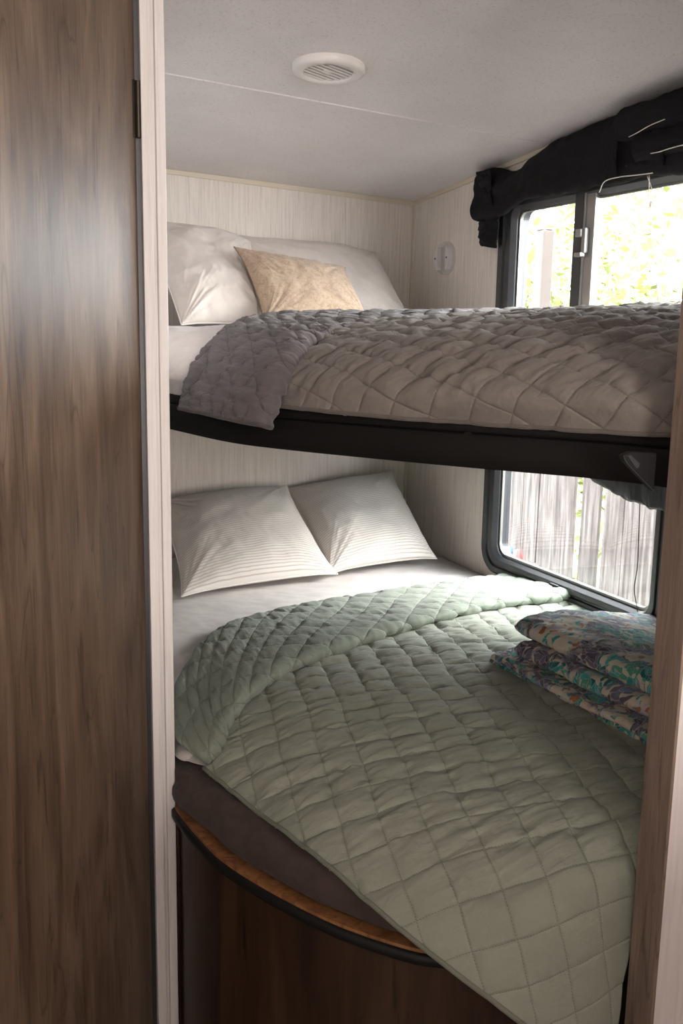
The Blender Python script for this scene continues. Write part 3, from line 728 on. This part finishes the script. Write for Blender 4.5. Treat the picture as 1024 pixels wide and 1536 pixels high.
uq = empty('quilt', (1.3, 1.8, 1.4))
net = [
 [(1.768, 2.50, 1.468), (1.45, 2.42, 1.462), (1.15, 2.28, 1.452), (.93, 2.12, 1.435), (.80, 2.00, 1.412), (.705, 1.90, 1.375), (.645, 1.83, 1.325), (.622, 1.80, 1.279)],
 [(1.768, 2.25, 1.482), (1.47, 2.18, 1.474), (1.20, 2.06, 1.460), (.98, 1.92, 1.438), (.85, 1.82, 1.412), (.755, 1.73, 1.375), (.690, 1.68, 1.325), (.672, 1.675, 1.278)],
 [(1.768, 2.00, 1.492), (1.50, 1.93, 1.484), (1.25, 1.83, 1.466), (1.05, 1.73, 1.442), (.92, 1.65, 1.414), (.825, 1.57, 1.375), (.762, 1.525, 1.325), (.745, 1.545, 1.278)],
 [(1.768, 1.78, 1.497), (1.53, 1.72, 1.488), (1.30, 1.64, 1.468), (1.12, 1.56, 1.444), (1.00, 1.49, 1.414), (.908, 1.42, 1.375), (.845, 1.375, 1.325), (.838, 1.425, 1.277)],
 [(1.768, 1.55, 1.492), (1.55, 1.51, 1.482), (1.36, 1.45, 1.462), (1.20, 1.39, 1.440), (1.08, 1.34, 1.412), (.995, 1.285, 1.372), (.938, 1.250, 1.325), (.925, 1.306, 1.277)],
 [(1.768, 1.32, 1.470), (1.57, 1.30, 1.462), (1.40, 1.27, 1.446), (1.26, 1.245, 1.428), (1.15, 1.215, 1.404), (1.07, 1.185, 1.368), (1.012, 1.155, 1.325), (.990, 1.205, 1.277)],
 [(1.768, 1.13, 1.43), (1.58, 1.125, 1.43), (1.43, 1.12, 1.42), (1.30, 1.117, 1.41), (1.20, 1.112, 1.39), (1.12, 1.108, 1.36), (1.07, 1.105, 1.32), (1.04, 1.12, 1.277)]]
_, gq_ = make_quilt('quilt_top', net, 330, 330, M_gq, uq, 14, sign=1, s=.066, A=.0105, W=.012, ang=4)
tube('hem_binding', gq_[::3, -1], .004, M_gq, uq, seg=8)
stn = [((.534, 2.035, 1.255), (.604, 1.720, 1.246)), ((.545, 2.05, 1.285), (.615, 1.725, 1.275)), ((.575, 2.075, 1.335), (.645, 1.755, 1.322)), ((.63, 2.13, 1.382), (.695, 1.81, 1.362)), ((.71, 2.24, 1.415), (.775, 1.895, 1.392)),
       ((.86, 2.42, 1.440), (.915, 2.01, 1.415)), ((1.11, 2.58, 1.452), (1.17, 2.15, 1.438)), ((1.42, 2.68, 1.456), (1.46, 2.29, 1.458)), ((1.768, 2.74, 1.456), (1.768, 2.40, 1.468))]
ups = [(-.9, -.42, .1), (-.9, -.42, .2), (-.8, -.4, .5), (-.5, -.3, .9), (-.25, -.2, 1), (0, 0, 1), (0, 0, 1), (0, 0, 1), (0, 0, 1)]
_, gb_ = band(stn, ups, .020, 23, 360, 150, M_gq_b, uq, 'turned_down_edge', s=.07, A=.007, W=.009)
tube('hem_binding', gb_[1, ::3], .005, M_gq_b, uq, seg=8)
tag(uq, 'taupe grey diamond-quilted cover on the upper bunk, darker underside turned back over the edge', 'quilt'); adopt(uq)

pillow('pillow', (1.02, 3.385, 1.755), (1.615, 3.385, 1.722), (1.625, 3.06, 1.445), (1.00, 3.06, 1.44), .075, M_pillow,
       'long plain white pillow against the back wall on the upper bunk, behind the tan cushion', 'pillow', None, 41, ear=.05, Wr=.010)
pillow('pillow', (.70, 3.25, 1.775), (1.09, 3.29, 1.725), (1.03, 2.90, 1.436), (.735, 2.86, 1.436), .085, M_pillow,
       'plain white pillow with a stitched seam at the far left of the upper bunk', 'pillow', None, 45, ear=.05, pipe=M_piping, Wr=.014)
pillow('throw_cushion', (.94, 3.00, 1.680), (1.335, 3.03, 1.635), (1.36, 2.86, 1.45), (.968, 2.80, 1.437), .060, M_tan,
       'small tan patterned cushion leaning on the white pillows of the upper bunk', 'cushion', None, 51, ear=.10, pipe=M_seam, seamr=.0012, Wr=.012)

# ------------------------------------------------------------------ ceiling vent
cn = Vector((.045, .0745, 1)).normalized(); vd = Vector((.092, .034, 0)); vd = (vd-cn*vd.dot(cn)).normalized(); vs_ = cn.cross(vd)
vc = Vector((.940, 2.250, zc(.94, 2.25)))
ve = empty('ceiling_vent', vc)
bm = bmesh.new(); lathe(bm, vc, -cn, [(.086, -.001), (.0865, .010), (.083, .016), (.077, .0185), (.062, .0185), (.0595, .016), (.058, .010)], 64); bmobj('vent_rim', bm, M_whitepl, ve, sm=True)
bm = bmesh.new(); lathe(bm, vc, -cn, [(.0, .004), (.059, .004)], 48); bmobj('vent_throat', bm, M_dark, ve)
bm = bmesh.new()
for i in range(8):
    d = -.049+i*.014; hl = math.sqrt(max(.059**2-d*d, 0)); c = vc+vs_*d-cn*.0125
    w_, h_ = .0033, .005; til = vs_; tn = cn
    P8 = [c+vd*(sx*hl)+til*(sy*w_)+tn*(sz*h_*.35) for sx in (-1, 1) for sy in (-1, 1) for sz in (-1, 1)]
    vv = [bm.verts.new(p) for p in P8]
    for f in ((0, 1, 3, 2), (4, 6, 7, 5), (0, 4, 5, 1), (2, 3, 7, 6), (0, 2, 6, 4), (1, 5, 7, 3)): bm.faces.new([vv[j] for j in f])
bmobj('vent_louvers', bm, M_whitepl, ve, bevel=.0006)
c = vc-cn*.0165; bm = bmesh.new()
vv = [bm.verts.new(c+vd*a+vs_*b+cn*z) for a in (-.016, .004) for b in (-.004, .004) for z in (-.0015, .003)]
for f in ((0, 1, 3, 2), (4, 6, 7, 5), (0, 4, 5, 1), (2, 3, 7, 6), (0, 2, 6, 4), (1, 5, 7, 3)): bm.faces.new([vv[j] for j in f])
bmobj('vent_tab', bm, M_whitepl, ve)
tag(ve, 'round white plastic air vent with slanted louvers set in the ceiling', 'vent'); adopt(ve)

# ------------------------------------------------------------------ round wall fixture
lc = Vector((WX, 3.130, 1.690)); lf = empty('wall_light', lc)
bm = bmesh.new(); lathe(bm, lc, (-1, 0, 0), [(.0, .002), (.052, .002), (.054, -.001)], 48); bmobj('backplate', bm, M_whitepl, lf, sm=True)
bm = bmesh.new(); lathe(bm, lc, (-1, 0, 0), [(.058, 0), (.0585, .010), (.055, .020), (.046, .026), (.036, .027), (.0, .027)], 56); bmobj('clear_lens', bm, M_lens, lf, sm=True)
for s in (-1, 1):
    bm = bmesh.new(); seg = 14; pts = []
    a0 = math.acos(.62)
    for i in range(seg+1):
        a = -a0+2*a0*i/seg; pts.append((s*.050*math.cos(a), .050*math.sin(a)))
    a = [bm.verts.new((WX-.0275, lc.y+p[0], lc.z+p[1])) for p in pts]; b = [bm.verts.new((WX-.008, lc.y+p[0], lc.z+p[1])) for p in pts]
    bm.faces.new(a); bm.faces.new(b)
    for i in range(seg+1): bm.faces.new([a[i], a[(i+1) % (seg+1)], b[(i+1) % (seg+1)], b[i]])
    tabo = bmobj('screw_tab', bm, M_whitepl, lf)
    bm = bmesh.new(); cyl(bm, (WX-.0275, lc.y+s*.041, lc.z), (-1, 0, 0), .0035, .003, .002, 16); bmobj('screw', bm, M_screw, tabo)
tag(lf, 'round clear and white screw-mounted light on the wall beside the upper window', 'light'); adopt(lf)

# ------------------------------------------------------------------ black valance over the upper window
va_ = empty('valance', (WX, 2.2, 1.9))
ts = [(2.86, 1.943, 1.800), (2.80, 1.945, 1.792), (2.70, 1.925, 1.798), (2.64, 1.928, 1.815), (2.58, 1.953, 1.832), (2.48, 1.972, 1.832), (2.37, 1.985, 1.826), (2.25, 1.997, 1.826), (2.14, 2.003, 1.822), (2.03, 2.012, 1.822), (1.92, 2.020, 1.812), (1.75, 2.028, 1.805), (1.55, 2.035, 1.80), (1.40, 2.035, 1.80)]
net = []
for y, zt, zb in ts:
    zt = min(zt, zc(WX, y)-.004); h = zt-zb
    net.append([(WX-.004, y, zt-.004), (WX-.030, y, zt), (WX-.050, y, zt-.02), (WX-.062, y, zt-h*.35), (WX-.060, y, zt-h*.6), (WX-.068, y, zt-h*.85), (WX-.055, y, zb), (WX-.03, y, zb+.006), (WX-.02, y, zb+.05)])
g = loft(net, 260, 90); n = normals(g); n *= -np.sign(n[130, 40, 0])
yy, zz = g[..., 1], g[..., 2]
g = g+n*(.012*fbm(yy*6, zz*16, 44)+.004*fbm(yy*30+zz*20, zz*26, 47))[..., None]
g[..., 0] = np.minimum(g[..., 0], WX-.004)
grid('valance_cloth', g, M_valance, va_, thick=.003)
# gathered end with its hanging tail
def cloth_patch(name, net, nu, nv, m, parent, seed, A=.004, thick=.003, fx=20, fy=8):
    g = loft(net, nu, nv); n = normals(g); u, v = np.meshgrid(np.linspace(0, 1, nu), np.linspace(0, 1, nv), indexing='ij')
    g = g+n*(A*fbm(u*fx, v*fy, seed))[..., None]; g[..., 0] = np.minimum(g[..., 0], WX-.003)
    return grid(name, g, m, parent, thick=thick)
X = WX
net = [[(X-.006, 2.875, 1.945), (X-.05, 2.87, 1.945), (X-.065, 2.80, 1.940), (X-.072, 2.745, 1.935)],
       [(X-.006, 2.880, 1.915), (X-.055, 2.872, 1.913), (X-.078, 2.80, 1.905), (X-.080, 2.735, 1.900)],
       [(X-.006, 2.872, 1.880), (X-.045, 2.865, 1.882), (X-.065, 2.80, 1.880), (X-.068, 2.75, 1.876)],
       [(X-.006, 2.880, 1.850), (X-.050, 2.872, 1.852), (X-.070, 2.80, 1.850), (X-.070, 2.74, 1.845)],
       [(X-.006, 2.878, 1.815), (X-.045, 2.870, 1.812), (X-.060, 2.79, 1.808), (X-.062, 2.72, 1.80)]]
cloth_patch('gathered_end', net, 60, 60, M_valance, va_, 5, .007)
net = [[(X-.010, 2.875, 1.835), (X-.045, 2.85, 1.835), (X-.055, 2.80, 1.832), (X-.050, 2.72, 1.828)],
       [(X-.010, 2.900, 1.790), (X-.040, 2.86, 1.785), (X-.050, 2.80, 1.780), (X-.045, 2.735, 1.776)],
       [(X-.010, 2.895, 1.755), (X-.035, 2.865, 1.745), (X-.048, 2.81, 1.738), (X-.040, 2.745, 1.730)],
       [(X-.010, 2.865, 1.722), (X-.030, 2.862, 1.716), (X-.045, 2.81, 1.706), (X-.036, 2.757, 1.697)]]
cloth_patch('hanging_tail', net, 50, 50, M_valance, va_, 9, .006)
# straps and rolled folds at the right end
for y in (2.13, 1.955):
    net = [[(X-.030, y+w, min(2.0, zc(X, y)-.006)), (X-.072, y+w, 1.985), (X-.086, y+w+.01, 1.93), (X-.084, y+w+.018, 1.87), (X-.078, y+w+.02, 1.835)] for w in (-.022, -.01, .01, .022)]
    cloth_patch('strap', net, 20, 60, M_valance, va_, 12, .002)
net = [[(X-.05, y, 2.0-.004*(2.3-y)), (X-.085, y, 1.99), (X-.098, y, 1.955), (X-.088, y, 1.925), (X-.055, y, 1.92)] for y in (2.12, 2.05, 1.98, 1.9, 1.8, 1.6, 1.42)]
cloth_patch('rolled_fold', net, 100, 40, M_valance, va_, 17, .006, fx=7)
net = [[(X-.05, y, 1.93), (X-.078, y, 1.92), (X-.088, y, 1.895), (X-.080, y, 1.865), (X-.055, y, 1.855)] for y in (2.06, 2.0, 1.93, 1.85, 1.7, 1.5)]
cloth_patch('rolled_fold', net, 100, 40, M_valance, va_, 27, .006, fx=7)
tag(va_, 'black puffed fabric valance sagging across the top of the upper window', 'valance'); adopt(va_)
# pull cord
pc = empty('pull_cord', (X-.05, 1.98, 1.8))
tube('cord', [(X-.093, 2.07, 1.918), (X-.100, 2.03, 1.921), (X-.104, 1.98, 1.929), (X-.104, 1.93, 1.934)], .0011, M_piping, pc, 6, 24)
tube('cord', [(X-.092, 1.985, 1.866), (X-.096, 1.95, 1.864), (X-.098, 1.90, 1.866), (X-.09, 1.80, 1.87)], .0011, M_piping, pc, 6, 24)
tube('cord', [(X-.080, 2.19, 1.800), (X-.084, 2.165, 1.824), (X-.09, 2.10, 1.826), (X-.088, 2.03, 1.822), (X-.086, 1.98, 1.820)], .0013, M_piping, pc, 6, 24)
tube('cord', [(X-.060, 2.03, 1.822), (X-.056, 2.012, 1.78), (X-.054, 2.008, 1.70), (X-.054, 1.985, 1.60), (X-.05, 1.962, 1.50), (X-.05, 1.95, 1.43)], .0010, M_piping, pc, 6, 40)
tube('cord', [(X-.060, 2.022, 1.822), (X-.058, 2.018, 1.76), (X-.056, 1.992, 1.66), (X-.054, 1.972, 1.58), (X-.05, 1.955, 1.43)], .0010, M_piping, pc, 6, 40)
bm = bmesh.new(); cyl(bm, (X-.057, 2.013, 1.745), (0, 0, 1), .0028, .0022, .014, 12); bmobj('cord_bead', bm, M_piping, pc)
tag(pc, 'thin pale looped pull cord hanging from the valance before the upper window', 'cord'); adopt(pc)
# grey curtain at the lower window
net = [[(X-.018, y, 1.19), (X-.040, y, 1.15), (X-.050, y, (1.15+zb)/2), (X-.052, y, zb+.012), (X-.046, y, zb), (X-.036, y, zb+.004)] for y, zb in
       ((2.80, 1.10), (2.5, 1.095), (2.30, 1.07), (2.19, 1.035), (2.08, 1.004), (1.98, .993), (1.90, .990), (1.80, .990))]
o = cloth_patch('window_curtain', net, 140, 50, M_satin, None, 33, .012, fx=14, fy=3)
tag(o, 'dark grey satin curtain gathered up at the top right of the lower window', 'curtain')
o = tube('hanging_cord', [(X-.016, 2.022, 1.05), (X-.014, 2.018, .93), (X-.014, 2.012, .82), (X-.012, 2.02, .75), (X-.012, 2.0, .69)], .0013, M_black, None, 6, 40)
tag(o, 'thin dark cord hanging in front of the lower window pane', 'cord')

# ------------------------------------------------------------------ outside
struct(box('ground', (WX+.15, 16, -4, 20, -.75, -.70), M_ground))
rnd = random.Random(4)
y = -.8; k_ = 0
fence = empty('fence', (3.0, 3.5, -.7))
gaps = {}
while y < 9.5:
    w = rnd.uniform(.125, .150); gap = rnd.choice([.002, .003, .004, .012]); tilt = rnd.uniform(-.008, .008)
    bm = bmesh.new(); top = 1.33+rnd.uniform(-.03, .03); x = 3.0+rnd.uniform(-.006, .006)
    c = [(x, y+tilt, -.7), (x, y+w+tilt, -.7), (x, y+w-tilt, top-.03), (x, y+w*.8-tilt, top), (x, y+w*.2-tilt, top), (x, y-tilt, top-.03)]
    a = [bm.verts.new(v) for v in c]; b = [bm.verts.new((v[0]+.018, v[1], v[2])) for v in c]; bm.faces.new(a); bm.faces.new(b)
    for i in range(6): bm.faces.new([a[i], a[(i+1) % 6], b[(i+1) % 6], b[i]])
    bmobj('fence_board', bm, M_fence, fence); y += w+gap; k_ += 1
    if abs(y-3.93) < .08 or abs(y-3.63) < .08: y += .035
for z in (-.3, 1.0): box('fence_rail', (3.02, 3.06, -.8, 9.5, z, z+.09), M_fence, fence)
tag(fence, 'weathered grey board fence outside the lower window', 'fence'); adopt(fence)
bm = bmesh.new(); bx(bm, 3.11, 3.18, 4.455, 4.535, -.7, 1.98); cyl(bm, (3.15, 4.5, 1.98), (0, 0, 1), .05, .02, .02, 12)
o = bmobj('fence_post', bm, M_post, None, bevel=.008); tag(o, 'tall grey wooden post outside the left pane of the upper window', 'post')
for nm, lab, pos, m in (('garden_toy', 'small blue object outside the lower left corner of the lower window', (2.55, 3.800, .410), M_blue), ('garden_toy', 'small red object outside the lower left corner of the lower window', (2.55, 3.725, .392), M_red)):
    bm = bmesh.new(); h = .07; lathe(bm, (pos[0], pos[1], .3615), (0, 0, 1), [(0, 0), (.022, .0), (.027, .015), (.025, .04), (.019, .074), (0, .080)], 24); o = bmobj(nm, bm, m, None, sm=True)
    tag(o, lab, 'toy')
box_o = box('garden_table', (2.48, 2.66, 3.69, 4.0, -.7, .361), M_fence); tag(box_o, 'low weathered board ledge outside just below the lower left corner of the lower window', 'ledge')

def tree(x, y, zb, r, hgt, nleaf, seed, label, ls=.06):
    R_ = np.random.default_rng(seed); t = empty('garden_tree', (x, y, -.7))
    tube('trunk', [(x, y, -.7), (x+.05, y-.03, .4), (x, y+.05, zb), (x+.05, y, zb+hgt*.4)], .06, M_post, t, 8, 12)
    C_ = R_.normal(size=(40, 3))*np.array([r*.5, r*.55, hgt*.33])+np.array([x, y, zb+hgt*.3])
    idx = R_.integers(0, 40, nleaf); P_ = C_[idx]+R_.normal(size=(nleaf, 3))*r*.17
    P_ = P_[P_[:, 0] > 3.15]; nl = len(P_)
    A = R_.normal(size=(nl, 3)); A /= np.linalg.norm(A, axis=1, keepdims=True); B = np.cross(A, R_.normal(size=(nl, 3))); B /= np.linalg.norm(B, axis=1, keepdims=True)
    s = ls*R_.uniform(.6, 1.3, (nl, 1)); Vt = np.stack([P_-A*s, P_-B*s*.4, P_+A*s, P_+B*s*.4], 1).reshape(-1, 3)
    me = bpy.data.meshes.new('foliage'); me.from_pydata(Vt.tolist(), [], np.arange(nl*4).reshape(-1, 4).tolist()); link('foliage', me, M_leaf, t)
    tag(t, label, 'tree'); adopt(t)
tree(5.4, 8.2, .8, 1.5, 2.2, 7000, 1, 'pale green leafy tree seen through the left pane of the upper window')
tree(5.2, 5.9, .6, 1.5, 1.9, 7000, 2, 'sunlit green shrub seen through the right pane of the upper window')
